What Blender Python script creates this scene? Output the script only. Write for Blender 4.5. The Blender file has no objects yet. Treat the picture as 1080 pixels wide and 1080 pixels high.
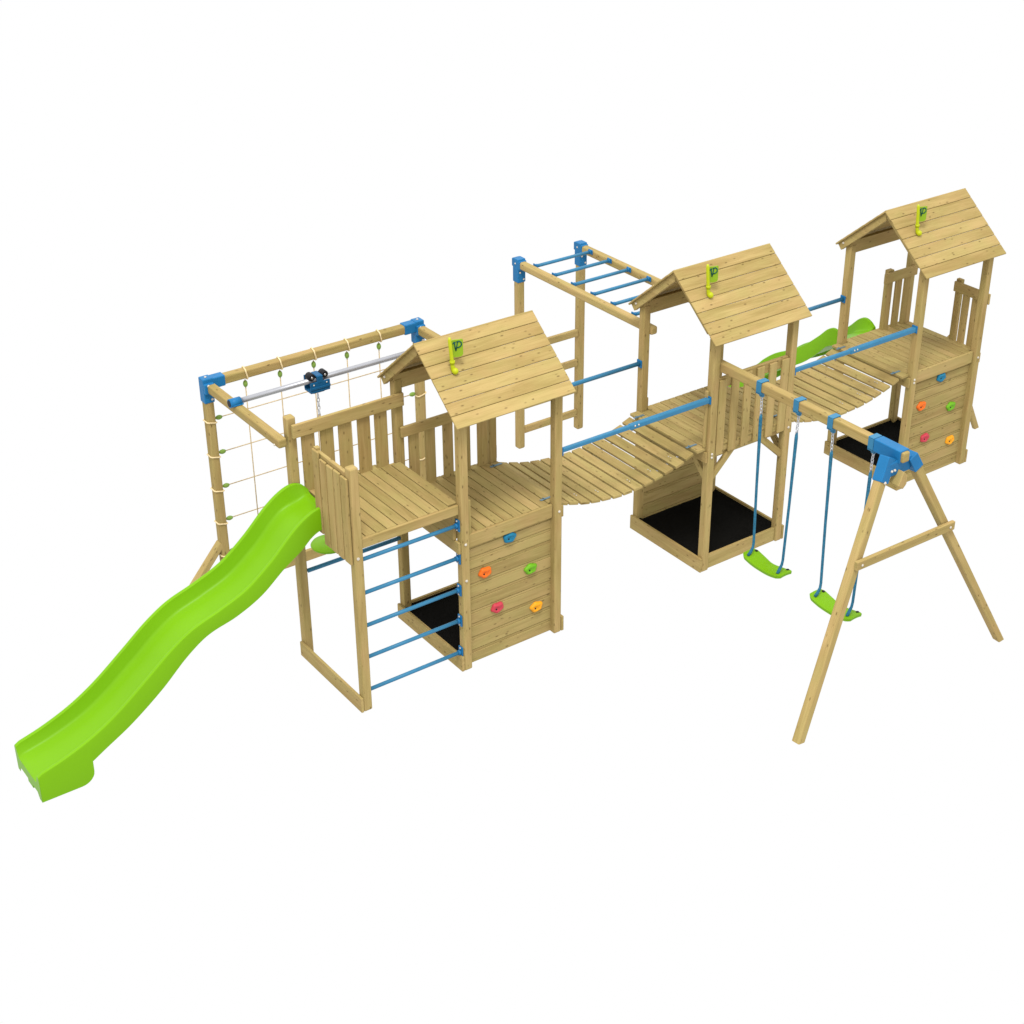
import bpy, bmesh, math, random
from mathutils import Vector, Matrix
random.seed(7)
S = bpy.context.scene
COL = S.collection
W, D, H = 0.91, 0.922, 1.155          # tower plan and deck height (metres)
XB, XC = 2.38, 4.76                   # second and third tower
PW = 0.07                             # post section

# ------------------------------------------------------------------ materials
def nodes_of(name):
    m = bpy.data.materials.new(name); m.use_nodes = True
    nt = m.node_tree; b = nt.nodes['Principled BSDF']
    return m, nt, b

def wood(name, light, dark, knot):
    m, nt, b = nodes_of(name)
    N, L = nt.nodes.new, nt.links.new
    uv = N('ShaderNodeUVMap'); uv.uv_map = 'grain'
    var = N('ShaderNodeUVMap'); var.uv_map = 'var'
    sv = N('ShaderNodeSeparateXYZ'); L(var.outputs[0], sv.inputs[0])
    def noise(sx, sy, scale, detail, rough=.6, dist=0.0):
        mp = N('ShaderNodeMapping'); mp.inputs['Scale'].default_value = (sx, sy, 1)
        L(uv.outputs[0], mp.inputs[0])
        n = N('ShaderNodeTexNoise'); n.inputs['Scale'].default_value = scale
        n.inputs['Detail'].default_value = detail; n.inputs['Roughness'].default_value = rough
        n.inputs['Distortion'].default_value = dist
        L(mp.outputs[0], n.inputs['Vector']); return n
    def math_(op, a, c, clamp=False):
        n = N('ShaderNodeMath'); n.operation = op; n.use_clamp = clamp
        for i, v in enumerate((a, c)):
            if isinstance(v, (int, float)): n.inputs[i].default_value = v
            else: L(v, n.inputs[i])
        return n.outputs[0]
    fine = noise(2.2, 60, 2.0, 4, .65, .3)          # fibre lines along the board
    broad = noise(1.0, 9, 1.7, 3, .55, .8)          # growth-ring bands
    patch = noise(1.3, 2.2, 2.2, 2)                 # weather and treatment patches
    a = math_('MULTIPLY', fine.outputs['Fac'], .45)
    c = math_('MULTIPLY', broad.outputs['Fac'], .55)
    t = math_('ADD', a, c)
    t = math_('ADD', t, math_('MULTIPLY', math_('SUBTRACT', sv.outputs['X'], .5), .15))
    r = N('ShaderNodeValToRGB'); e = r.color_ramp.elements
    e[0].position = .33; e[0].color = (*dark, 1); e[1].position = .63; e[1].color = (*light, 1)
    L(t, r.inputs[0])
    # treatment: a slight green / a slight red drift
    rp = N('ShaderNodeValToRGB'); e = rp.color_ramp.elements
    e[0].position = .35; e[0].color = (.97, 1.0, .91, 1); e[1].position = .68; e[1].color = (1.05, .98, .98, 1)
    L(patch.outputs['Fac'], rp.inputs[0])
    mx = N('ShaderNodeMix'); mx.data_type = 'RGBA'; mx.blend_type = 'MULTIPLY'; mx.inputs[0].default_value = 1
    L(r.outputs[0], mx.inputs[6]); L(rp.outputs[0], mx.inputs[7])
    # knots: small dark stretched spots, only in some cells
    mp = N('ShaderNodeMapping'); mp.inputs['Scale'].default_value = (13, 30, 1); L(uv.outputs[0], mp.inputs[0])
    vo = N('ShaderNodeTexVoronoi'); vo.inputs['Scale'].default_value = 1.0
    L(mp.outputs[0], vo.inputs['Vector'])
    near = N('ShaderNodeMapRange'); near.inputs[1].default_value = .08; near.inputs[2].default_value = .24
    near.inputs[3].default_value = 1; near.inputs[4].default_value = 0; L(vo.outputs['Distance'], near.inputs[0])
    sc = N('ShaderNodeSeparateColor'); L(vo.outputs['Color'], sc.inputs[0])
    pick = math_('GREATER_THAN', sc.outputs[0], .56)
    kf = math_('MULTIPLY', near.outputs[0], pick)
    kf = math_('MULTIPLY', kf, .75)
    mk = N('ShaderNodeMix'); mk.data_type = 'RGBA'; L(kf, mk.inputs[0])
    L(mx.outputs[2], mk.inputs[6]); mk.inputs[7].default_value = (*knot, 1)
    L(mk.outputs[2], b.inputs['Base Color'])
    b.inputs['Roughness'].default_value = .75
    b.inputs['Specular IOR Level'].default_value = .10
    bp = N('ShaderNodeBump'); bp.inputs['Strength'].default_value = .25; bp.inputs['Distance'].default_value = .004
    L(t, bp.inputs['Height']); L(bp.outputs[0], b.inputs['Normal'])
    return m

def plain(name, col, rough=.4, spec=.4, metal=0, vary=.06, scale=9, bump=0.0):
    m, nt, b = nodes_of(name)
    N, L = nt.nodes.new, nt.links.new
    tc = N('ShaderNodeTexCoord'); n = N('ShaderNodeTexNoise'); n.inputs['Scale'].default_value = scale
    n.inputs['Detail'].default_value = 4
    L(tc.outputs['Object'], n.inputs['Vector'])
    r = N('ShaderNodeValToRGB'); e = r.color_ramp.elements
    e[0].position = .3; e[1].position = .7
    e[0].color = (*[c*(1-vary) for c in col], 1); e[1].color = (*[min(1, c*(1+vary)) for c in col], 1)
    L(n.outputs['Fac'], r.inputs[0]); L(r.outputs[0], b.inputs['Base Color'])
    b.inputs['Roughness'].default_value = rough; b.inputs['Specular IOR Level'].default_value = spec
    b.inputs['Metallic'].default_value = metal
    if bump:
        n2 = N('ShaderNodeTexNoise'); n2.inputs['Scale'].default_value = 140; n2.inputs['Detail'].default_value = 2
        L(tc.outputs['Object'], n2.inputs['Vector'])
        bp = N('ShaderNodeBump'); bp.inputs['Strength'].default_value = bump; bp.inputs['Distance'].default_value = .003
        L(n2.outputs['Fac'], bp.inputs['Height']); L(bp.outputs[0], b.inputs['Normal'])
    return m

WOOD = wood('planed_softwood', (.372, .280, .116), (.262, .189, .068), (.095, .060, .021))
PLANK = wood('sawn_deck_board', (.346, .266, .107), (.236, .174, .063), (.092, .058, .020))
BLUE = plain('blue_plastic', (0.0110, 0.1246, 0.2907), .42, .15)
BLUEBAR = plain('blue_painted_steel', (.032, .158, .280), .4, .18)
TEAL = plain('blue_rope_fibre', (.024, .122, .200), .8, .1, scale=60, vary=.25, bump=.5)
LIME = plain('lime_plastic', (.142, .335, .0030), .38, .13, vary=.02, scale=3)
SEAT = plain('lime_seat_plastic', (0.1400, 0.3160, 0.0034), .45, .15, vary=.03)
BLACK = plain('black_ground_sheet', (0.0047, 0.0045, 0.0039), .9, .03, vary=.2, scale=40, bump=.3)
RUBBER = plain('black_rubber', (0.0086, 0.0086, 0.0107), .5, .15)
STEEL = plain('zinc_steel', (0.5160, 0.5332, 0.5676), .32, .3, metal=.85)
TUBE = plain('galvanised_tube', (.34, .345, .37), .35, .3, metal=.6)
BOLT = plain('pale_bolt_cap', (0.4954, 0.4541, 0.3922), .4, .3)
CREAM = plain('cream_rope_fibre', (0.4622, 0.3538, 0.1930), .85, .1, scale=80, vary=.2, bump=.4)
PALE = plain('pale_rope_fibre', (0.6373, 0.5031, 0.2850), .85, .1, scale=80, vary=.15)
CLIP = plain('moss_green_plastic', (.170, .280, .050), .5, .15)
YEL = plain('yellow_green_plastic', (.36, .40, .006), .35, .2)
FLAGG = plain('green_flag_plastic', (0.2042, 0.3225, 0.0129), .45, .15)
MARK = plain('dark_teal_print', (0.0043, 0.0645, 0.0537), .5, .1)
PINK = plain('hold_red', (0.4435, 0.0430, 0.0617), .4, .15)
ORANGE = plain('hold_orange', (0.6708, 0.1286, 0.0112), .4, .15)
AMBER = plain('hold_amber', (0.6987, 0.2934, 0.0112), .4, .15)
HGREEN = plain('hold_green', (0.1209, 0.3359, 0.0107), .4, .15)
HBLUE = plain('hold_blue', (0.0107, 0.1477, 0.2552), .4, .15)
TROLLEY = plain('dark_blue_plastic', (.006, .075, .175), .4, .15)
HINGE = plain('blued_steel_strap', (.10, .17, .21), .4, .3, metal=.2)
HOLE = plain('bolt_recess', (.01, .01, .01), .7, .2)

# ------------------------------------------------------------------ mesh builder
class MB:
    def __init__(s):
        s.bm = bmesh.new(); s.g = s.bm.loops.layers.uv.new('grain'); s.v = s.bm.loops.layers.uv.new('var')
    def _take(s, t, M, ax=None):
        off = (random.uniform(0, 80), random.uniform(0, 80)); tint = random.random()
        mp = {}
        for v in t.verts: mp[v] = s.bm.verts.new(M @ v.co)
        for f in t.faces:
            try: nf = s.bm.faces.new([mp[v] for v in f.verts])
            except ValueError: continue
            nf.smooth = f.smooth
            n = f.normal
            for lo, l in zip(f.loops, nf.loops):
                c = lo.vert.co
                if ax is None: u, w = c.x, c.y
                else:
                    o = [i for i in range(3) if i != ax]
                    u = c[ax]
                    k = max(range(3), key=lambda i: abs(n[i]))
                    if k == ax: u, w = c[o[0]]*.4, c[o[1]]
                    else:
                        j = o[0] if k == o[1] else o[1]
                        w = c[j] + (.31 if k == o[0] else 0)
                l[s.g].uv = (u + off[0], w + off[1]); l[s.v].uv = (tint, 0)
        t.free(); return s
    def box(s, x0, x1, y0, y1, z0, z1, bev=.004, M=None, seg=2, ax=None):
        d = (x1-x0, y1-y0, z1-z0); t = bmesh.new()
        bmesh.ops.create_cube(t, size=1)
        for v in t.verts: v.co = Vector((v.co.x*d[0], v.co.y*d[1], v.co.z*d[2]))
        if bev:
            bmesh.ops.bevel(t, geom=list(t.edges), offset=min(bev, min(d)*.45), segments=seg, affect='EDGES', profile=.5)
        t.normal_update()
        c = Vector(((x0+x1)/2, (y0+y1)/2, (z0+z1)/2))
        T = Matrix.Translation(c)
        if M is not None: T = M @ T
        return s._take(t, T, ax if ax is not None else max(range(3), key=lambda i: d[i]))
    def bar(s, p, q, w, h, up=(0, 0, 1), bev=.006, seg=2):
        """rectangular bar from p to q, width w sideways, height h along 'up'"""
        p, q = Vector(p), Vector(q); L = (q-p).length; x = (q-p)/L
        u = Vector(up); y = u.cross(x).normalized(); z = x.cross(y)
        M = Matrix.Translation((p+q)/2) @ Matrix((x, y, z)).transposed().to_4x4()
        return s.box(-L/2, L/2, -w/2, w/2, -h/2, h/2, bev, M, seg, 0)
    def tube(s, pts, r, n=10, cap=True, closed=False):
        pts = [Vector(p) for p in pts]; rings = []; t = bmesh.new()
        N = len(pts); prev = None
        for i, p in enumerate(pts):
            if closed: d = (pts[(i+1) % N]-pts[i-1])
            else: d = pts[min(i+1, N-1)]-pts[max(i-1, 0)]
            d.normalize()
            a = prev if prev else (Vector((0, 0, 1)) if abs(d.z) < .9 else Vector((1, 0, 0)))
            b = d.cross(a).normalized(); a = b.cross(d).normalized(); prev = a
            rr = r[i] if isinstance(r, (list, tuple)) else r
            rings.append([t.verts.new(p + (a*math.cos(k*2*math.pi/n) + b*math.sin(k*2*math.pi/n))*rr) for k in range(n)])
        for i in range(N if closed else N-1):
            A, B = rings[i], rings[(i+1) % N]
            for k in range(n):
                f = t.faces.new((A[k], A[(k+1) % n], B[(k+1) % n], B[k])); f.smooth = True
        if cap and not closed:
            t.faces.new(rings[0][::-1]); t.faces.new(rings[-1])
        bmesh.ops.recalc_face_normals(t, faces=list(t.faces)); t.normal_update()
        return s._take(t, Matrix())
    def ball(s, c, r, sub=2, lump=0.0, M=None):
        t = bmesh.new(); bmesh.ops.create_icosphere(t, subdivisions=sub, radius=1)
        ph = random.uniform(0, 6)
        for v in t.verts:
            k = 1 + lump*math.sin(5*math.atan2(v.co.z, v.co.x)+ph) + lump*.5*math.sin(3*v.co.x+2*v.co.z+ph)
            v.co = Vector((v.co.x*r[0]*k, v.co.y*r[1], v.co.z*r[2]*k))
        for f in t.faces: f.smooth = True
        t.normal_update()
        T = Matrix.Translation(Vector(c))
        if M is not None: T = T @ M
        return s._take(t, T)
    def cyl(s, p, q, r, n=16): return s.tube([p, q], r, n)
    def prism(s, poly, axis, a, b, bev=.003, grain=None):
        """polygon (list of 2-d points in the two other axes) extruded along axis from a to b"""
        t = bmesh.new(); o = [i for i in range(3) if i != axis]
        vs = []
        for p in poly:
            c = [0, 0, 0]; c[o[0]] = p[0]; c[o[1]] = p[1]; c[axis] = a; vs.append(t.verts.new(c))
        f = t.faces.new(vs)
        e = bmesh.ops.extrude_face_region(t, geom=[f])
        for v in e['geom']:
            if isinstance(v, bmesh.types.BMVert): v.co[axis] = b
        bmesh.ops.recalc_face_normals(t, faces=list(t.faces))
        if bev: bmesh.ops.bevel(t, geom=list(t.edges), offset=bev, segments=2, affect='EDGES', profile=.5)
        t.normal_update()
        return s._take(t, Matrix(), grain)
    def build(s, name, mat, parent=None, off=(0, 0, 0), smooth=None):
        me = bpy.data.meshes.new(name)
        if any(off): bmesh.ops.translate(s.bm, verts=list(s.bm.verts), vec=-Vector(off))
        s.bm.to_mesh(me); s.bm.free(); me.materials.append(mat)
        if smooth:
            for p in me.polygons: p.use_smooth = True
            me.set_sharp_from_angle(angle=math.radians(smooth))
        o = bpy.data.objects.new(name, me); COL.objects.link(o)
        if parent: o.parent = parent
        return o

def tag(o, label, cat, group=None):
    o['label'] = label; o['category'] = cat
    if group: o['group'] = group
    return o
def thing(name, label, cat, loc, group=None):
    o = bpy.data.objects.new(name, None); COL.objects.link(o); o.location = loc
    o.empty_display_size = .1
    return tag(o, label, cat, group)
def copy_tree(o, parent=None):
    c = o.copy(); COL.objects.link(c)
    if parent: c.parent = parent
    for ch in [x for x in bpy.data.objects if x.parent == o]: copy_tree(ch, c)
    return c
def bolt_cap(parent, *pts, n=(0, -1, 0), mat=None, name='bolt', r=.011):
    for p in pts:
        m = MB(); p = Vector(p); n_ = Vector(n)
        m.tube([p - n_*.004, p + n_*.004, p + n_*.009], [r, r, r*.55], 10)
        m.build(name, mat or BOLT, parent)

# ------------------------------------------------------------------ shared pieces
def post(parent, x, y, z0, z1, w=PW, mat=None):
    return MB().box(x, x+w, y, y+w, z0, z1, .012, seg=3).build('post', mat or WOOD, parent)

def deck_boards(parent, x0, x1, y0, y1, ztop, pitch, name='deck', notch=()):
    m = MB(); n = round((x1-x0)/pitch); p = (x1-x0)/n
    for i in range(n):
        a, b = x0+i*p+.003, x0+(i+1)*p-.003
        m.box(a, b, y0, y1, ztop-.024, ztop-random.uniform(0, .0015), .004)
    return m.build(name, WOOD, parent)

def roof(t):
    ridge = (D/2, 2.551); nb = 7
    rr = MB()
    for sgn in (-1, 1):
        ey = D/2 + sgn*(D/2+.079)
        d = Vector((0, ey-ridge[0], 2.095-ridge[1])); L = d.length; d.normalize()
        nrm = Vector((0, sgn*abs(d.z), abs(d.y)))
        for i in range(nb):
            a = L*i/nb; b = L*(i+1)/nb - .0048
            if i == 0: a = .002
            lift = .0035 if i % 2 == 0 else .0
            base = Vector((0, ridge[0], ridge[1]))
            p = base + d*((a+b)/2)
            M = Matrix.Translation(p - nrm*(.009-lift*.0)) @ Matrix((Vector((1, 0, 0)), d, Vector((1, 0, 0)).cross(d))).transposed().to_4x4()
            hw = (b-a)/2
            # lower edge of each board laps a little proud of the next
            rot = Matrix.Rotation(math.radians(-1.1), 4, 'X')
            rr.box(-.06, W+.06, -hw-.003, hw, -.008, .008, .0055, M @ rot if sgn < 0 else M @ Matrix.Rotation(math.radians(-1.1), 4, 'X'), ax=0)
    r = rr.build('roof', WOOD, t)
    for x0, x1 in ((-.036, -.002), (W+.002, W+.036)):
        for sgn in (-1, 1):
            ey = D/2 + sgn*(D/2+(.06 if sgn > 0 else -.035))
            p = Vector((0, D/2 + sgn*.001, 2.551-.019)); q = Vector((0, ey, 2.551-.019-abs(ey-D/2)*(.456/.540)))
            dd = (q-p).normalized(); nn = Vector((0, sgn*abs(dd.z), abs(dd.y)))
            w = .062 if sgn > 0 else .040
            poly = [(p.y, p.z), (q.y, q.z), (q.y-nn.y*w, q.z-nn.z*w), (p.y, p.z - w/abs(nn.z))]
            MB().prism(poly, 0, x0, x1, .003, grain=1).build('rafter', WOOD, r)
            if sgn > 0: bolt_cap(r, (x0, ey - sgn*.05 - nn.y*.02, 2.095 + .022), n=(-1, 0, 0) if x0 < 0 else (1, 0, 0))
    for y0, z0, z1 in ((.020, 2.072, 2.138), (D-.062, 2.02, 2.142)):
        MB().box(.002, W-.002, y0, y0+.045, z0, z1, .005).build('eave_beam', WOOD, r)
    return r

def rock_wall(t, y0, front=True):
    m = MB(); edges = [.008, .122, .238, .357, .474, .592, .711, .838]
    edges += [.94, 1.04]
    for a, b in zip(edges, edges[1:]):
        m.box(.045, W-.045, y0-.009, y0+.009, a+.002, b-.024, .004)
        m.box(.045, W-.045, y0-(.0065 if front else .009), y0+(.009 if front else .0065), b-.0225, b-.002, .003)
    # each board has a shallow machined lip: one thin strip proud of the face near its top
    sgn = -1 if front else 1
    wl = m.build('rock_wall', PLANK, t)
    if front:
        MB().box(PW+.002, W-PW-.002, y0-.034, y0-.010, 1.045, H+.001, .005).build('top_board', WOOD, wl)
    for x in (.075, W-.110):
        MB().box(x, x+.035, y0+.010, y0+.045, .02, 1.05, .004).build('batten', WOOD, wl)
    if front:
        for (x, z, mat, nm) in ((.454, .998, HBLUE, 'blue'), (.228, .775, ORANGE, 'orange'), (.645, .654, HGREEN, 'green'),
                                (.334, .423, PINK, 'red'), (.699, .290, AMBER, 'amber')):
            hm = MB(); tmp = bmesh.new(); bmesh.ops.create_icosphere(tmp, subdivisions=4, radius=1); ph = random.uniform(0, 6)
            tilt = random.uniform(-.3, .5)
            for v in tmp.verts:
                a = math.atan2(v.co.z, v.co.x); r = math.hypot(v.co.x, v.co.z)
                k = 1 + .07*math.sin(5*a+ph) + .03*math.sin(3*a)
                dy = v.co.y
                if dy < 0:
                    u = v.co.x*math.cos(tilt)+v.co.z*math.sin(tilt); w_ = -v.co.x*math.sin(tilt)+v.co.z*math.cos(tilt)
                    dy = dy*(1 - .52*math.exp(-((u/.62)**4+(w_/.40)**4))*(1-.75*math.exp(-((u-.15)/.10)**2-(w_/.5)**2)))
                v.co = Vector((v.co.x*k*.057, dy*.027, v.co.z*k*.044))
            for f in tmp.faces: f.smooth = True
            tmp.normal_update(); hm._take(tmp, Matrix.Translation((x, y0-.014, z)))
            h = hm.build('climbing_hold', mat, wl)
            h['label'] = nm + ' moulded climbing hold'
            b = MB(); b.tube([(x-.018, y0-.022, z-.004), (x-.018, y0-.0315, z-.004)], .0065, 10); b.build('hold_bolt', HOLE, wl)
    return wl

def sandpit(t, front=True):
    f = MB()
    o = MB().box(-.024, -.001, -.0, D, .004, .135, .004).build('sandpit_board', WOOD, t)
    MB().box(W+.001, W+.024, -.0, D, .004, .135, .004).build('sandpit_board', WOOD, t)
    MB().box(PW+.001, W-PW-.001, D-.040, D-.016, .004, .135, .004).build('sandpit_board', WOOD, t)
    if front: MB().box(PW+.001, W-PW-.001, .018, .042, .004, .135, .004).build('sandpit_board', WOOD, t)
    f.bm.free()
    m = MB(); n = 14; g = [[None]*(n+1) for _ in range(n+1)]
    bm = m.bm
    for i in range(n+1):
        for j in range(n+1):
            x = .001 + (W-.002)*i/n; y0 = .044 if front else .072; y = y0+(D-y0-.042)*j/n
            edge = min(i, j, n-i, n-j)
            z = .118 if edge == 0 else .085 + .006*math.sin(3*x*7+j)*math.cos(y*11+i*.7)
            g[i][j] = bm.verts.new((x, y, z))
    for i in range(n):
        for j in range(n):
            fc = bm.faces.new((g[i][j], g[i+1][j], g[i+1][j+1], g[i][j+1])); fc.smooth = True
    m.build('sandpit_liner', BLACK, t)

def brace(t, p, q, wall=.032):
    return MB().bar(p, q, wall, .058, up=(0, 0, 1)).build('corner_brace', WOOD, t)

def tower(x, label, kind):
    t = thing('play_tower', label, 'play tower', (x, 0, 0), 'wooden play towers in a row')
    P = [(0, 0), (W-PW, 0), (0, D-PW), (W-PW, D-PW)]
    for (px, py) in P: post(t, px, py, 0, 2.10)
    x0 = -.0 if kind == 'A' else -.092
    # deck runs between the posts with narrow boards, wider where it clears them
    m = MB(); n = 11; p = W/n
    for i in range(n):
        a, b = i*p+.003, (i+1)*p-.003
        corner = (a < PW) or (b > W-PW)
        ya, yb = (.074, D-.074) if corner else (.053 if kind != 'B' else .022, D-.012)
        m.box(a, b, ya, yb, H-.024, H-random.uniform(0, .0015), .004)
    if kind != 'A': m.box(-.092, -.003, .035, D-.035, H-.024, H, .004)
    m.build('deck', PLANK, t)
    for px in (-.022, W):
        MB().box(px+.001, px+.021, .012, D-.012, H-.125, H-.030, .004).build('deck_beam', WOOD, t)
    for py in (.045, D-.075):
        MB().box(PW+.002, W-PW-.002, py, py+.03, H-.120, H-.026, .004).build('deck_beam', WOOD, t)
    bolt_cap(t, (.032, 0, H-.05), (.032, 0, H-.36) if kind == 'A' else (.032, 0, H-.08), (W-.03, 0, H-.06))
    roof(t); sandpit(t, kind == 'B')
    if kind == 'A':
        rock_wall(t, .060)
        r = MB(); slats = MB()
        for a in (.110, .256, .416, .575, .732): slats.box(a, a+.088, D-.066, D-.048, H-.04, 1.69, .004)
        rl = MB().box(.028, W-.005, D-.098, D-.072, 1.630, 1.716, .005).build('railing', WOOD, t)
        slats.build('slat_panel', WOOD, rl); r.bm.free()
        MB().box(.072, .104, .030, .066, H-.02, 1.44, .004).build('step_batten', WOOD, t)
        MB().box(W-.02, W+.022, D-.035, D-.012, H, H+.115, .004).build('rail_stop', WOOD, t)
    if kind == 'B':
        rock_wall(t, D-.060, False)
        rl = MB().box(PW+.002, W-PW-.002, .022, .052, 1.655, 1.748, .005).build('railing', WOOD, t)
        s = MB(); k = 6; a0 = PW+.006; pitch = (W-2*PW-.012-.078)/(k-1)
        for i in range(k): s.box(a0+i*pitch, a0+i*pitch+.078, .001, .020, 1.075, 1.735, .004)
        s.build('slat_panel', WOOD, rl)
        MB().box(PW+.002, W-PW-.002, .022, .052, 1.085, 1.150, .005).build('bottom_rail', WOOD, rl)
        brace(t, (PW-.01, .036, .86), (.31, .036, 1.105)); brace(t, (W-PW+.01, .036, .84), (.56, .036, 1.105))
        brace(t, (.036, PW-.01, .86), (.036, .31, 1.105)); brace(t, (W-.036, PW-.01, .86), (W-.036, .31, 1.105))
        MB().box(-.022, -.001, .036, .062, 1.16, 1.66, .004).build('rail_batten', WOOD, t)
        MB().box(PW+.001, PW+.022, D-.052, D-.02, H+.0, H+.10, .004).build('rail_batten', WOOD, t)
    if kind == 'C':
        rock_wall(t, .060)
        rl = MB().box(.475, W-.005, D-.098, D-.072, 1.632, 1.728, .005).build('railing', WOOD, t)
        s = MB(); s.box(.540, .612, D-.070, D-.020, H-.1, 1.74, .006)
        for a in (.660, .780): s.box(a, a+.085, D-.066, D-.048, H-.05, 1.71, .004)
        s.build('slat_panel', WOOD, rl)
        rl = MB().box(W-.050, W-.022, .072, .36, 1.63, 1.725, .005).build('railing', WOOD, t)
        s = MB(); s.box(W-.020, W+.020, .30, .362, H-.1, 1.745, .006)
        for a in (.195, .088): s.box(W-.020, W-.002, a, a+.075, H-.05, 1.70, .004)
        s.build('slat_panel', WOOD, rl)
        MB().box(W+.001, W+.02, -.005, .06, 1.60, 1.70, .004).build('rail_end', WOOD, t)
    return t

TA = tower(0, 'play tower with climbing wall in front, beside the raised platform with the big slide', 'A')
TB = tower(XB, 'middle wooden play tower with a slatted front railing above an open black sandpit', 'B')
TC = tower(XC, 'wooden play tower with climbing wall at the far end, in front of the smaller slide', 'C')

# ------------------------------------------------------------------ raised platform by the first tower
HE = 1.43
pf = thing('slide_platform', 'raised wooden platform with tall slatted railings and blue rungs, at the big slide top', 'platform', (-.87, 0, 0))
def P(name, mb, mat=WOOD, par=None): return mb.build(name, mat, par or pf, off=(-.87, 0, 0))
P('post', MB().box(-.875, -.805, .010, .080, 0, 2.0, .012, seg=3))
P('post', MB().box(-.875, -.805, D-.046, D+.024, 0, 2.035, .012, seg=3))
P('foot_board', MB().box(-.898, -.876, .010, D+.0, .002, .128, .004))
m = MB(); n = 9; a0, a1 = -.757, .02; p = (a1-a0)/n
for i in range(n):
    b0, b1 = a0+i*p+.003, a0+(i+1)*p-.003
    cor = i == n-1
    m.box(b0, b1, .074 if cor else .054, D-.078 if cor else D-.005, HE-.024, HE, .004)
m.box(-.803, a0-.003, .054, .405, HE-.024, HE, .004)
P('deck', m, PLANK)
P('deck_beam', MB().box(-.803, -.002, .026, .052, HE-.075, HE+.001, .005))
P('deck_beam', MB().box(-.803, -.002, D-.055, D-.02, HE-.095, HE-.026, .005))
P('deck_beam', MB().box(-.800, -.772, .082, D-.06, HE-.12, HE-.026, .005))
P('deck_beam', MB().box(-.030, -.003, .062, D-.075, 1.130, HE-.026, .005))
rl = P('railing', MB().box(-.862, .062, D-.100, D-.074, 1.892, 1.996, .005))
s = MB()
for a in (-.783, -.629, -.481, -.323, -.178): s.box(a, a+.105, D-.072, D-.054, HE-.10, 1.97, .004)
P('slat_panel', s, WOOD, rl)
rl = P('railing', MB().box(-.874, -.846, .082, .50, 1.865, 1.955, .005))
s = MB()
for i, a in enumerate((.030, .124, .218, .312, .410)):
    s.box(-.897, -.878, a, a+.082, HE-.13-(.05 if i < 4 else -.02), (1.925, 1.93, 1.927, 1.93, 1.97)[i], .005)
P('slat_panel', s, WOOD, rl)
P('railing_post', MB().box(-.875, -.838, .465, .505, HE, 1.975, .005), WOOD, rl)
for z in (1.262, .987, .713, .444, .160):
    r = P('rung', MB().cyl((-.806, .040, z), (-.016, .040, z), .0150, 14), BLUEBAR)
    P('end_bracket', MB().box(-.012, -.0015, .014, .066, z-.048, z+.048, .005).cyl((-.034, .04, z), (-.008, .04, z), .0195, 14), BLUE, r)
    for dz in (-.036, .036): P('bracket_bolt', MB().ball((-.014, .04, z+dz), (.006, .008, .008), 1), BOLT, r)
r = P('rung', MB().cyl((-.806, D-.05, .755), (.0, D-.05, .755), .0165, 14), BLUEBAR)
bp = MB().tube([(-.85, .012, HE-.13), (-.85, .004, HE-.13)], .011, 10); P('bolt', bp, BOLT)

# ------------------------------------------------------------------ slides
def interp(tab, x):
    if x <= tab[0][0]: return tab[0][1]
    n = len(tab)
    for i in range(n-1):
        if x <= tab[i+1][0]:
            x0, y0 = tab[i]; x1, y1 = tab[i+1]
            def sl(k):
                if k == 0: return (tab[1][1]-tab[0][1])/(tab[1][0]-tab[0][0])
                if k == n-1: return (tab[-1][1]-tab[-2][1])/(tab[-1][0]-tab[-2][0])
                return (tab[k+1][1]-tab[k-1][1])/(tab[k+1][0]-tab[k-1][0])
            h = x1-x0; u = (x-x0)/h
            return ((2*u**3-3*u*u+1)*y0 + (u**3-2*u*u+u)*h*sl(i) + (-2*u**3+3*u*u)*y1 + (u**3-u*u)*h*sl(i+1))
    return tab[-1][1]
RIM = [(-3.135, .222), (-2.92, .285), (-2.71, .373), (-2.52, .488), (-2.29, .665), (-2.10, .815), (-1.93, .918), (-1.71, .995),
       (-1.50, 1.085), (-1.30, 1.235), (-1.12, 1.405), (-1.0, 1.490), (-.90, 1.525), (-.82, 1.505), (-.765, 1.450)]
BOT = [(-2.755, .175), (-2.67, .226), (-2.446, .357), (-2.2, .54), (-2.0, .72), (-1.83, .832), (-1.6, .900), (-1.4, .995),
       (-1.21, 1.144), (-1.06, 1.245), (-.98, 1.315), (-.90, 1.352), (-.765, 1.37)]

RIM2 = [(-2.36, .150), (-2.20, .215), (-2.0, .385), (-1.845, .500), (-1.755, .590), (-1.615, .700), (-1.425, .805), (-1.245, .918), (-1.06, 1.080), (-.96, 1.180), (-.885, 1.218), (-.82, 1.205), (-.765, 1.165)]
BOT2 = [(-2.0, .170), (-1.845, .300), (-1.755, .395), (-1.615, .515), (-1.425, .625), (-1.245, .735), (-1.06, .895), (-.96, 1.0), (-.885, 1.045), (-.765, 1.07)]

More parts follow.
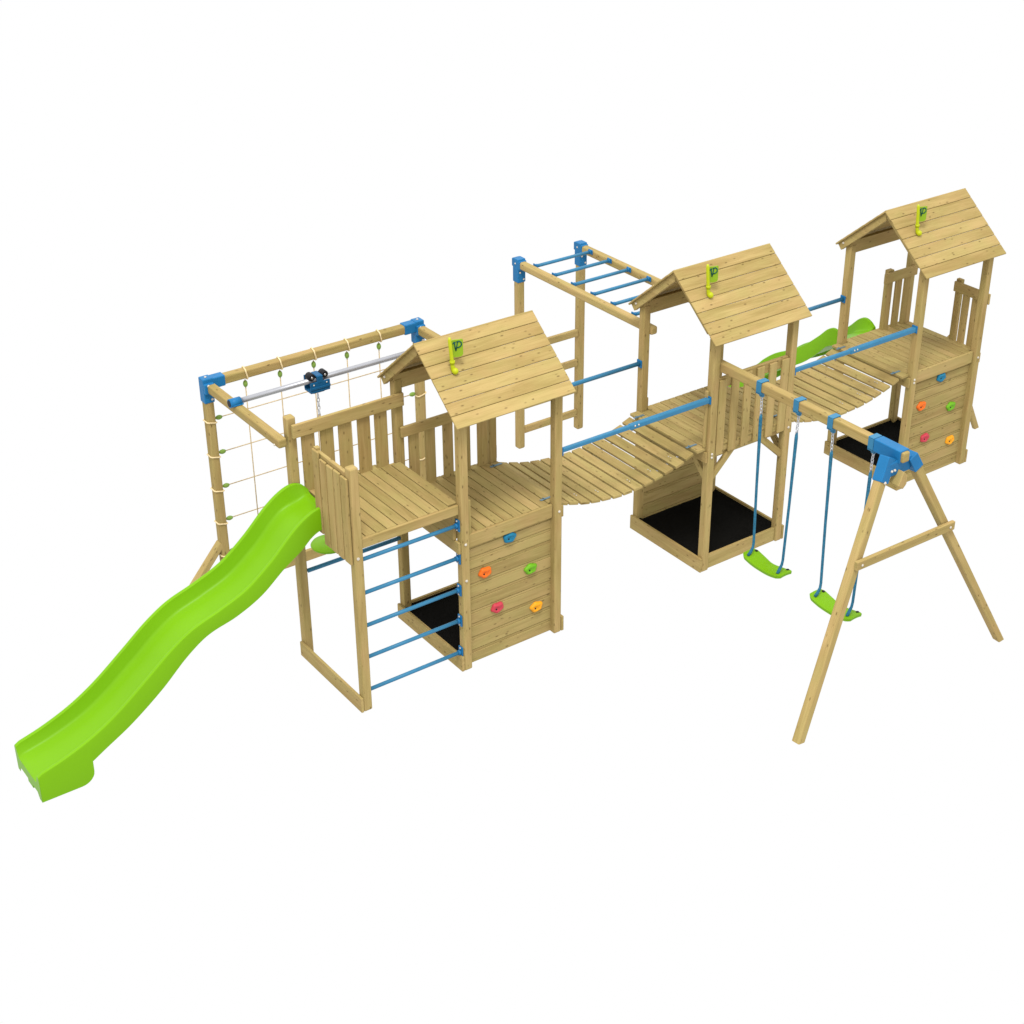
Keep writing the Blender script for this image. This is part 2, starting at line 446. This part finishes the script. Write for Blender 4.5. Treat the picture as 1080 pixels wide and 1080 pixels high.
def slide(label, loc, rotz, RIM, BOT, lo, foot, entry):
    t = thing('slide', label, 'slide', loc, 'wavy lime plastic slides')
    t.rotation_euler = (0, 0, rotz)
    hw = .226; hi = -.765; sx = sz = 1
    xs = [lo, lo+.012, lo+.035] + [lo+.07+i*(hi-lo-.07)/110 for i in range(111)]
    xs = [x for x in xs if abs(x-foot) > .035]
    for dx in (-.10, -.07, -.045, -.025, -.012, -.004, 0, .001, .008, .02): xs.append(foot+dx)
    xs = sorted(set(xs))
    bm = bmesh.new(); rings = []
    for x in xs:
        zr = interp(RIM, x); e = .01
        sl = (interp(RIM, min(x+e, hi))-interp(RIM, max(x-e, lo)))/(min(x+e, hi)-max(x-e, lo))
        k = math.sqrt(1+sl*sl)
        dep = .100*k
        if x > -1.05: dep = interp([(-1.05, .100*k), (-.93, .128), (-.86, .115), (-.765, entry)], x)
        if x < foot+.15: dep = .100*k*(1-.22*(foot+.15-x)/.5)
        if x <= foot:
            u = (x-(foot-.10))/.10
            zb = .004 if u <= 0 else .004 + .09*(1-math.sqrt(max(0, 1-u*u)))
            zb = min(zb, .1)
        else:
            zb = interp(BOT, x)
        if x < lo+.03: zr = zr - .012*(1-(x-lo)/.03)
        zr2 = zr - .014
        uz = min(zr-dep-.02, zb+.0) if x <= foot else zr-dep-.016
        half = [(hw, zb), (hw, zb+.01), (hw, zr2-.004), (hw-.004, zr-.004), (hw-.012, zr), (hw-.024, zr), (hw-.033, zr-.005), (hw-.037, zr2-.004),
                (hw-.058, zr-dep*.80), (hw-.066, zr-dep*.92), (hw-.082, zr-dep), (hw-.13, zr-dep-.002), (0, zr-dep-.002)]
        sec = half + [(-a, b) for a, b in half[-2::-1]]
        sec += [(-hw+.018, zb), (-hw+.018, zr-dep-.02), (hw-.018, zr-dep-.02), (hw-.018, zb)]
        X = (x-hi)*sx
        rings.append([bm.verts.new((X, a, b*sz)) for a, b in sec])
    n = len(rings[0])
    for A, B in zip(rings, rings[1:]):
        for k in range(n):
            bm.faces.new((A[k], B[k], B[(k+1) % n], A[(k+1) % n]))
    bm.faces.new(rings[-1])
    # closed run-out end with a notch and a small tab at the ground
    r0 = rings[0]
    zf = (interp(RIM, lo)-.012-.078)*sz
    X = (lo-hi)*sx
    low = [(-hw, .004), (-hw+.045, .004), (-hw+.075, .050), (hw-.075, .050), (hw-.045, .004), (hw, .004)]
    lows = [bm.verts.new((X-.001, a, b)) for a, b in low]
    top = [bm.verts.new((X-.001, v.co.y, v.co.z)) for v in r0[2:23]]
    f = bm.faces.new(lows + top)
    bmesh.ops.triangulate(bm, faces=[f])
    bmesh.ops.remove_doubles(bm, verts=list(bm.verts), dist=.0012)
    bmesh.ops.recalc_face_normals(bm, faces=list(bm.faces))
    me = bpy.data.meshes.new('chute'); bm.to_mesh(me); bm.free(); me.materials.append(LIME)
    for p in me.polygons: p.use_smooth = True
    me.set_sharp_from_angle(angle=math.radians(38))
    o = bpy.data.objects.new('chute', me); COL.objects.link(o); o.parent = t
    MB().box(X+.004, X+.022, -.045, .050, .004, zf-.004, .004).build('foot_tab', LIME, t)
    return t
slide('big lime green wavy slide running down from the raised platform to the ground', (-.765, .650, 0), 0, RIM, BOT, -3.135, -2.757, .030)
slide('smaller lime green wavy slide behind the far climbing tower, its run-out hidden', (XC+.31, D+.012, 0), -math.pi/2, RIM2, BOT2, -2.36, -2.02, .030)

# ------------------------------------------------------------------ bridges
def sag(x):                         # top of the walkway between two towers (local x from 0 to 1.47)
    L = XB-W-.095
    u = (x-L/2)/(L/2)
    return H - .012 - .135*(1-u*u)
def bridge(label, x):
    g = 'sagging plank bridges between the towers'
    t = thing('plank_bridge', label, 'bridge', (x, D/2, 0), g)
    L = XB-W-.095; n = 13; m = MB(); p = L/n
    for i in range(n):
        c = (i+.5)*p; z = sag(c); sl = (sag(c+.01)-sag(c-.01))/.02
        M = Matrix.Translation((c, random.uniform(-.004, .004), z-.015)) @ Matrix.Rotation(-math.atan(sl), 4, 'Y') @ Matrix.Rotation(random.uniform(-.004, .004), 4, 'Z')
        m.box(-p/2+.0095, p/2-.0095, -.405, .405, -.012, .012, .004, M, ax=1)
    m.build('walkway', PLANK, t)
    for y in (-.29, .29):
        pts = [(L*k/24, y, sag(L*k/24)-.033) for k in range(25)]
        MB().tube(pts, .009, 8).build('suspension_cable', STEEL, t)
    for i in (2, 4, 7, 9, 11):
        c = (i+.5)*p; z = sag(c)
        for y in (-.29, -.262): MB().ball((c, y, z+.001), (.007, .007, .004), 1).build('screw_head', BOLT, t)
    for y in (-.33, .33):
        for xx in (-.055, L+.02):
            h = MB().box(xx-.055, xx+.055, y-.011, y+.011, H+.0005, H+.0045, .0015)
            h = h.build('hinge_strap', HINGE, t)
            MB().cyl((xx-.02, y-.017, H+.007), (xx-.02, y+.017, H+.006), .0045, 10).build('hinge_pin', HINGE, h)
    for sy in (-1, 1):
        yb = sy*(D/2-.035)
        if sy < 0:
            r = MB().box(.001, .80, yb-.016, yb+.016, 1.568, 1.603, .008).build('handrail', BLUEBAR, t)
            MB().box(.66, L+.094, yb-.0215, yb+.0215, 1.562, 1.607, .009).build('handrail_sleeve', BLUEBAR, r)
        else:
            r = MB().cyl((.001, yb, 1.588), (L+.094, yb, 1.588), .0185, 14).build('handrail', BLUEBAR, t)
        for ex in (.001, L+.083):
            MB().box(ex, ex+.011, yb-.030, yb+.030, 1.553, 1.620, .004).build('end_plate', BLUE, r)
        for bx in (.70, .735):
            if sy < 0: MB().ball((bx, yb-.022, 1.592), (.009, .006, .009), 1).build('rail_bolt', BOLT, r)
    return t
bridge('sagging plank bridge with blue handrails from the platform tower to the middle tower', W)
bridge('sagging plank bridge with blue handrails from the middle tower to the far climbing tower', XB+W)

# ------------------------------------------------------------------ swing frame
BX = 2.485                          # beam axis
sf = thing('swing_stand', 'wooden swing beam with two splayed end legs and a big blue corner joint', 'swing stand', (BX, -1.9, 0))
def F(name, mb, mat=WOOD, par=None): return mb.build(name, mat, par or sf, off=(BX, -1.9, 0))
F('beam', MB().box(BX-.034, BX+.034, -1.885, .068, 1.815, 1.893, .011, seg=3))
LT, LB = Vector((BX-.15, -1.815, 1.76)), Vector((1.425, -2.10, 0))
RT, RB = Vector((BX+.135, -1.835, 1.76)), Vector((3.600, -2.10, 0))
def leg(p, q):
    m = MB().bar(p, q, .070, .072, up=(0, 1, 0), bev=.011, seg=3)
    for v in m.bm.verts:            # cut the foot level with the ground
        if v.co.z < .03: v.co.z = max(0.0, v.co.z*.25)
    return F('leg', m)
dl = (LB-LT).normalized(); dr = (RB-RT).normalized()
leg(LT - dl*.02, LB); leg(RT - dr*.02, RB)
br = F('corner_joint', MB().box(BX-.046, BX+.046, -1.862, -1.615, 1.805, 1.903, .006)
       .bar(LT - dl*.11 + Vector((.005, 0, 0)), LT + dl*.075 + Vector((.004, 0, 0)), .087, .086, up=(0, 1, 0))
       .bar(RT - dr*.07, RT + dr*.055, .086, .086, up=(0, 1, 0))
       .box(BX-.13, BX+.10, -1.852, -1.770, 1.715, 1.83, .012), BLUE)
F('bolt', MB().ball((BX-.175, -1.866, 1.700), (.013, .013, .013), 1).ball((BX-.105, -1.856, 1.765), (.012, .012, .012), 1).ball((BX-.075, -1.856, 1.765), (.012, .012, .012), 1), BOLT, br)
F('joint_wedge', MB().prism([(BX-.075, 1.655), (BX-.022, 1.618), (BX+.012, 1.650), (BX+.012, 1.72), (BX-.03, 1.76)], 1, -1.905, -1.815, .006, grain=2), WOOD)
def at(p, q, z): k = (z-p.z)/(q.z-p.z); return p.lerp(q, k)
c1, c2 = at(LT, LB, 1.185), at(RT, RB, 1.185); dv = Vector((0, -.056, 0)); ex = (c2-c1).normalized()*.05
F('crossbar', MB().bar(c1-ex+dv, c2+ex+dv, .032, .070, up=(0, 0, 1)))
F('bolt', MB().ball(c1+dv+Vector((.0, -.018, 0)), (.012, .006, .012), 1).ball(c2+dv+Vector((.0, -.018, 0)), (.012, .006, .012), 1), BOLT)

def chain(m, p, q, n):
    p, q = Vector(p), Vector(q); d = (q-p)/n; L = d.length
    for i in range(n):
        c = p + d*(i+.5); pts = []
        for k in range(12):
            a = k*math.pi/6
            w = .010*math.cos(a); h = L*.66*math.sin(a)
            pts.append(c + d.normalized()*h + (Vector((w, 0, 0)) if i % 2 else Vector((0, w, 0))))
        m.tube(pts, .0035, 6, closed=True)
    return m
def swing(label, yc, sp, ctop):
    t = thing('swing', label, 'swing', (BX, yc, .34), 'swings hanging from the beam')
    def Q(name, mb, mat, par=None): return mb.build(name, mat, par or t, off=(0, 0, .34))
    bm = MB(); nb = bm.bm; nx, ny = 8, 24; hx, hy = .080, .218
    top = [[None]*(ny+1) for _ in range(nx+1)]; bot = [[None]*(ny+1) for _ in range(nx+1)]
    for i in range(nx+1):
        for j in range(ny+1):
            u = -1+2*i/nx; v = -1+2*j/ny
            wx = hx*(1-.20*math.exp(-(v/.35)**2)*(1 if u > 0 else .25))*(1 if abs(v) < .9 else .9 if abs(v) < .97 else .74)
            z = .392 - .036*(1-abs(v)**2.0) - .006*u*u
            e = max(abs(u), abs(v))
            top[i][j] = nb.verts.new((u*wx, v*hy, z - (.006 if e == 1 else 0)))
            bot[i][j] = nb.verts.new((u*wx*.97, v*hy*.985, z-.030))
    for i in range(nx):
        for j in range(ny):
            nb.faces.new((top[i][j], top[i+1][j], top[i+1][j+1], top[i][j+1]))
            nb.faces.new((bot[i][j+1], bot[i+1][j+1], bot[i+1][j], bot[i][j]))
    for i in range(nx):
        nb.faces.new((bot[i][0], bot[i+1][0], top[i+1][0], top[i][0])); nb.faces.new((top[i][ny], top[i+1][ny], bot[i+1][ny], bot[i][ny]))
    for j in range(ny):
        nb.faces.new((top[0][j], top[0][j+1], bot[0][j+1], bot[0][j])); nb.faces.new((bot[nx][j], bot[nx][j+1], top[nx][j+1], top[nx][j]))
    st = Q('seat', bm, SEAT); st.data.set_sharp_from_angle(angle=math.radians(50))
    for p in st.data.polygons: p.use_smooth = True
    for s in (-1, 1):
        Q('rope_hole', MB().ball((.052, s*.180, .380), (.014, .014, .006), 2), HOLE, st)
        Q('clamp', MB().box(-.043, .043, s*sp-.026, s*sp+.026, 1.894, 1.903, .003).box(-.043, -.0345, s*sp-.026, s*sp+.026, 1.80, 1.893, .003)
          .box(.0345, .043, s*sp-.026, s*sp+.026, 1.80, 1.893, .003).box(-.043, .043, s*sp-.026, s*sp+.026, 1.797, 1.813, .003)
          .box(-.012, .012, s*sp-.018, s*sp+.018, 1.765, 1.798, .004), BLUEBAR)
        Q('chain', chain(MB(), (0, s*sp, 1.775), (0, s*sp*.97, ctop), 6), STEEL)
        y0, y1 = s*sp*.97, s*.165
        m = MB()
        m.tube([(0, y0, ctop+.01), (0, y0, ctop-.03), (0, y0*.6+y1*.4, 1.0), (0, y1*.95+y0*.05, .48), (-.006, y1, .44), (-.03, y1, .40), (-.050, y1*1.02, .376)],
               [.010, .0135, .011, .011, .0115, .013, .013], 10)
        Q('rope', m, TEAL)
    return t
sw = swing('green plank swing seat on blue ropes, nearer the middle tower', -.635, .20, 1.605)
s2 = copy_tree(sw); s2.location = (BX, -1.385, .34)
s2['label'] = 'green plank swing seat on blue ropes, partly behind the splayed swing leg'

# ------------------------------------------------------------------ monkey bars
MX = (2.480, 3.185); MY = 2.735
mb_ = thing('monkey_bars', 'wooden monkey bar frame with blue overhead rungs behind the middle tower', 'monkey bars', (2.83, 1.9, 0))
def K(name, mb, mat=WOOD, par=None): return mb.build(name, mat, par or mb_, off=(2.83, 1.9, 0))
for x in MX:
    K('post', MB().box(x-.037, x+.037, MY-.037, MY+.037, 0, 1.90, .016, seg=3))
    K('beam', MB().box(x-.034, x+.034, .835, MY-.045, 1.835, 1.905, .016, seg=3))
    b = K('corner_joint', MB().box(x-.0425, x+.0425, MY-.043, MY+.043, 1.70, 1.925, .008).box(x-.0405, x+.0405, MY-.062, MY-.01, 1.826, 1.912, .008)
          .box(x-.0395, x+.0395, MY+.02, MY+.062, 1.84, 1.918, .008), BLUE)
    K('bolt', MB().ball((x+.02, MY-.045, 1.73), (.011, .006, .011), 1).ball((x-.02, MY-.045, 1.80), (.011, .006, .011), 1).ball((x-.043, MY, 1.88), (.006, .011, .011), 1), BOLT, b)
for y in (2.54, 2.262, 1.985, 1.708, 1.432, 1.155):
    r = K('rung', MB().cyl((MX[0]+.036, y, 1.895), (MX[1]-.036, y, 1.895), .0155, 12), BLUEBAR)
    K('end_bracket', MB().box(MX[1]-.045, MX[1]-.0345, y-.030, y+.030, 1.872, 1.916, .004).cyl((MX[1]-.060, y, 1.895), (MX[1]-.04, y, 1.895), .0195, 12), BLUE, r)
    K('end_bracket', MB().box(MX[0]+.0345, MX[0]+.045, y-.030, y+.030, 1.872, 1.916, .004).cyl((MX[0]+.04, y, 1.895), (MX[0]+.060, y, 1.895), .0195, 12), BLUE, r)
for z in (1.03, .72, .44, .185):
    K('ladder_rung', MB().box(MX[0]+.0375, MX[1]-.0375, MY-.030, MY+.006, z-.036, z+.036, .008))

# ------------------------------------------------------------------ cargo net frame
NX = (-.952, .945); NY = 2.03
nf = thing('net_frame', 'wooden cargo net goal frame with blue corner joints behind the raised platform', 'climbing frame', (0, NY, 0))
def G(name, mb, mat=WOOD, par=None): return mb.build(name, mat, par or nf, off=(0, NY, 0))
for i, x in enumerate(NX):
    G('post', MB().box(x-.036, x+.036, NY-.036, NY+.036, 0, 1.93, .014, seg=3))
    ax_ = x+(.017 if x < 0 else 0)
    G('arm', MB().box(ax_-.034, ax_+.034, .845, NY-.04, 1.835, 1.907, .014, seg=3))
    s = 1 if i == 0 else -1
    xa, xb = sorted((x, x+s*.145))
    j = G('corner_joint', MB().box(x-.042, x+.042, NY-.042, NY+.042, 1.745, 1.948, .008).box(xa, xb, NY-.0405, NY+.0405, 1.854, 1.942, .008)
          .box(x-.0405, x+.0405, NY-.065, NY-.01, 1.83, 1.915, .008), BLUE)
    G('bolt', MB().ball((x+.02, NY-.044, 1.775), (.012, .007, .012), 1).ball((x-.01, NY-.066, 1.90), (.012, .007, .012), 1).ball((x-.0, NY, 1.950), (.012, .012, .006), 1), BOLT, j)
G('top_beam', MB().box(NX[0]+.05, NX[1]-.05, NY-.036, NY+.036, 1.860, 1.934, .014, seg=3))
G('ground_board', MB().box(NX[0]+.037, NX[1]-.037, NY-.030, NY+.002, .070, .168, .005))
G('foot_brace', MB().bar((NX[0]-.02, NY, .50), (NX[0]-.42, NY, .035), .05, .068, up=(0, 1, 0)))
G('bolt', MB().ball((NX[0]-.036, .875, 1.865), (.006, .011, .011), 1), BOLT)

cn = thing('cargo_net', 'cream rope cargo net with green knot clips, strung inside the wooden net frame', 'cargo net', (0, NY, 0))
def C_(name, mb, mat, par=None): return mb.build(name, mat, par or cn, off=(0, NY, 0))
VX = (-.629, -.329, -.030, .273, .571); HZ = (1.588, 1.290, .989, .693, .395, .10)
for x in VX:
    rp = C_('rope', MB().tube([(x, NY, 1.84), (x, NY, HZ[-1])], .0046, 8), CREAM)
    lp = []
    for k in range(20):
        a = k*math.pi/10; cx, sx_ = math.cos(a), math.sin(a); q = .043/max(abs(cx), abs(sx_))
        lp.append((x + .006*math.sin(2*a), NY + q*cx*(.96), 1.897 + q*sx_*.96))
    C_('beam_loop', MB().tube(lp, .006, 8, closed=True), PALE, rp)
    C_('knot_clip', MB().ball((x, NY, 1.805), (.019, .019, .030), 2), CLIP, rp)
for z in HZ:
    rp = C_('rope', MB().tube([(NX[0]+.05, NY, z), (NX[1]-.05, NY, z)], .0042, 8), CREAM)
    for x, s in ((NX[0], 1), (NX[1], -1)):
        lp = []
        for k in range(20):
            a = k*math.pi/10; cx, sx_ = math.cos(a), math.sin(a); q = .042/max(abs(cx), abs(sx_))
            lp.append((x + q*cx*.96, NY + q*sx_*.96, z - .012 - s*.012*cx))
        C_('post_loop', MB().tube(lp, .006, 8, closed=True), PALE, rp)
        C_('knot_clip', MB().ball((x+s*.075, NY, z), (.030, .019, .019), 2), CLIP, rp)

# ------------------------------------------------------------------ trolley rail, trolley and hanging seat
TY, TZ = 1.545, 1.915
tr = thing('trolley_rail', 'grey steel tube lying across the two arms of the net frame', 'rail', (0, TY, TZ))
def R_(name, mb, mat, par=None): return mb.build(name, mat, par or tr, off=(0, TY, TZ))
R_('tube', MB().cyl((NX[0]-.0, TY, TZ+.012), (NX[1]+.0, TY, TZ+.012), .021, 16), TUBE)
for x in NX:
    e = R_('end_bracket', MB().cyl((x-.045, TY, TZ+.012), (x+.045, TY, TZ+.012), .034, 18).box(x-.03, x+.055, TY-.04, TY+.04, TZ-.006, TZ+.004, .003), BLUE)
    R_('end_cap', MB().cyl((x-.048, TY, TZ+.012), (x-.0445, TY, TZ+.012), .026, 18), RUBBER, e)
tx = -.265
ty = thing('rail_trolley', 'blue trolley with black wheels riding on the grey steel tube', 'trolley', (tx, TY, TZ))
def T_(name, mb, mat, par=None): return mb.build(name, mat, par or ty, off=(tx, TY, TZ))
T_('body', MB().box(tx-.085, tx+.085, TY-.052, TY-.040, TZ-.060, TZ+.010, .004).box(tx-.085, tx+.085, TY+.040, TY+.052, TZ-.060, TZ+.050, .004)
   .box(tx-.026, tx+.026, TY-.046, TY+.046, TZ+.044, TZ+.060, .006).box(tx-.0255, tx+.0255, TY-.0535, TY-.037, TZ-.004, TZ+.058, .005)
   .box(tx-.084, tx+.084, TY-.053, TY+.053, TZ-.076, TZ-.056, .006).box(tx-.05, tx+.05, TY-.026, TY+.026, TZ-.094, TZ-.072, .006)
   .box(tx-.0845, tx+.0845, TY-.060, TY-.0525, TZ-.046, TZ-.026, .003), TROLLEY)
for dx in (-.056, .056):
    w = T_('wheel', MB().tube([(tx+dx, TY-.032, TZ+.046), (tx+dx, TY-.027, TZ+.046), (tx+dx, TY+.027, TZ+.046), (tx+dx, TY+.032, TZ+.046)], [.023, .029, .029, .023], 20), RUBBER)
    T_('wheel_hub', MB().cyl((tx+dx, TY-.036, TZ+.046), (tx+dx, TY+.036, TZ+.046), .008, 10), STEEL, w)
for dx in (-.055, .055):
    T_('bolt', MB().ball((tx+dx, TY-.053, TZ-.008), (.007, .004, .007), 1), BOLT)
ds = thing('disc_swing', 'round lime green seat hanging on a cream rope below the rail trolley', 'swing', (tx, TY, .46))
def D_(name, mb, mat, par=None): return mb.build(name, mat, par or ds, off=(tx, TY, .46))
D_('seat', MB().tube([(tx, TY, .452), (tx, TY, .456), (tx, TY, .468), (tx, TY, .480), (tx, TY, .486)], [.10, .138, .146, .138, .05], 32), SEAT)
D_('rope', MB().tube([(tx, TY, .47), (tx, TY, 1.62)], .010, 10), CREAM)
ch = MB(); chain(ch, (tx, TY, 1.80), (tx, TY, 1.60), 6); D_('chain', ch, STEEL)
D_('seat_hole', MB().ball((tx+.05, TY-.08, .484), (.011, .011, .005), 1), HOLE)

# ------------------------------------------------------------------ ladder behind the far tower
al = thing('access_ladder', 'leaning wooden ladder on the right side of the far climbing tower, mostly hidden', 'ladder', (XC+W+.35, .6, 0))
def A_(name, mb, mat=WOOD, par=None): return mb.build(name, mat, par or al, off=(XC+W+.35, .6, 0))
lt, lb = Vector((XC+W+.055, 0, H-.03)), Vector((6.335, 0, .0))
for y in (.425, .83):
    m = MB().bar(lt+Vector((0, y, 0)), lb+Vector((0, y, 0)), .036, .070, up=(0, 0, 1))
    for v in m.bm.verts:
        if v.co.z < .03: v.co.z = max(0, v.co.z*.2)
    A_('stile', m)
for k in (.16, .36, .56, .76):
    c = lt.lerp(lb, k); A_('tread', MB().box(c.x-.055, c.x+.055, .445, .81, c.z-.012, c.z+.012, .004))

# ------------------------------------------------------------------ flags on the roofs
RS = (2.551-2.095)/(D/2+.079)
def flag(label, x):
    y = .243; z = 2.095+(y+.079)*RS
    t = thing('roof_flag', label, 'flag', (x+.118, y, z), 'small flags on the tower roofs')
    MB().tube([(.006, -.006, .004), (.004, -.004, .02), (0, 0, .05), (-.018, 0, .245), (-.019, 0, .262)], [.0175, .0175, .014, .0125, .008], 14).build('flag_pole', YEL, t)
    MB().ball((.008, -.020, .010), (.023, .026, .025), 3).build('pole_foot', YEL, t)
    MB().tube([(0, 0, .062), (0, 0, .085)], .019, 14).build('pole_collar', YEL, t)
    # gently waved cloth in the plane facing front
    m = MB(); b = m.bm; n = 12; g = []
    def wave(u): return .010*math.sin(u*5.0)
    for s in (-.0035, .0035):
        g.append([[b.verts.new((-.008+u*.092, wave(u)+s, (.236 if r else .112) - (.012*math.sin(u*3.1) if r == 0 else .004*math.sin(u*3)) + (0 if u < .95 else (-.008 if r else .008)))) for r in (0, 1)] for u in [i/n for i in range(n+1)]])
    for i in range(n):
        A, B = g
        b.faces.new((A[i][0], A[i+1][0], A[i+1][1], A[i][1])); b.faces.new((B[i][1], B[i+1][1], B[i+1][0], B[i][0]))
        b.faces.new((A[i][1], A[i+1][1], B[i+1][1], B[i][1])); b.faces.new((B[i][0], B[i+1][0], A[i+1][0], A[i][0]))
    for i in (0, n): b.faces.new((g[0][i][0], g[0][i][1], g[1][i][1], g[1][i][0]))
    bmesh.ops.recalc_face_normals(b, faces=list(b.faces))
    fl = m.build('flag_cloth', FLAGG, t, smooth=40)
    # printed mark: a T whose bar runs into a rounded P
    def W_(px, pz): u = (px-.010)/.096; return (px*.96-.017, wave(u)-.0045, pz-.047)
    e = MB()
    e.tube([W_(.026, .252), W_(.036, .262), W_(.052, .262)], .0040, 6)
    e.tube([W_(.043, .262), W_(.047, .230), W_(.054, .196)], .0048, 6)
    e.tube([W_(.054, .196), W_(.060, .226), W_(.066, .262)], .0040, 6)
    e.tube([W_(.058, .262), W_(.076, .268), W_(.090, .256), W_(.092, .238), W_(.080, .224), W_(.062, .218)], .0048, 6)
    e.build('printed_mark', MARK, fl)
    return t
f1 = flag('small green flag on a yellow pole on the roof of the platform tower', 0)
for x, l in ((XB, 'small green flag on a yellow pole on the roof of the middle tower'), (XC, 'small green flag on a yellow pole on the roof of the far climbing tower')):
    c = copy_tree(f1); c.location = (x+.118, f1.location.y, f1.location.z); c['label'] = l

# ------------------------------------------------------------------ world, lamp, camera
# plain white studio surround: pure white below and behind (what the camera sees), brighter overhead like a big diffuser
w = bpy.data.worlds.new('World'); S.world = w; w.use_nodes = True
nt = w.node_tree; bg = nt.nodes['Background']; bg.inputs[0].default_value = (1, 1, 1, 1)
tc = nt.nodes.new('ShaderNodeTexCoord'); sx = nt.nodes.new('ShaderNodeSeparateXYZ'); mr = nt.nodes.new('ShaderNodeMapRange')
mr.interpolation_type = 'SMOOTHSTEP'
for k, v in ((1, -.02), (2, .38), (3, 1.0), (4, 1.6)): mr.inputs[k].default_value = v
nt.links.new(tc.outputs['Generated'], sx.inputs[0]); nt.links.new(sx.outputs['Z'], mr.inputs[0]); nt.links.new(mr.outputs[0], bg.inputs[1])

def area(name, loc, tgt, size, power, col=(1, 1, 1)):
    l = bpy.data.lights.new(name, 'AREA'); l.shape = 'DISK'; l.size = size; l.energy = power; l.color = col
    o = bpy.data.objects.new(name, l); COL.objects.link(o); o.location = loc
    o.rotation_euler = (Vector(tgt)-Vector(loc)).to_track_quat('-Z', 'Y').to_euler()
    return o
area('studio_key_lamp', (-3.9, -5.9, 17.7), (2.4, .4, 1.0), 5.0, 2750, (1, .985, .955))

cam = bpy.data.cameras.new('Camera'); co = bpy.data.objects.new('Camera', cam); COL.objects.link(co)
co.location = (-5.3661, -8.2176, 7.0057); co.rotation_euler = (1.0724, 0, -.6324)
cam.sensor_width = 36; cam.lens = 1668.24/1080*36; cam.shift_x = -24.42/1080; cam.shift_y = -36.78/1080
cam.clip_end = 300; cam.clip_start = .1
S.camera = co
S.render.engine = 'CYCLES'
S.view_settings.view_transform = 'Standard'; S.view_settings.look = 'None'
S.view_settings.exposure = 0; S.view_settings.gamma = 1; S.view_settings.use_curve_mapping = False
S.cycles.max_bounces = 6
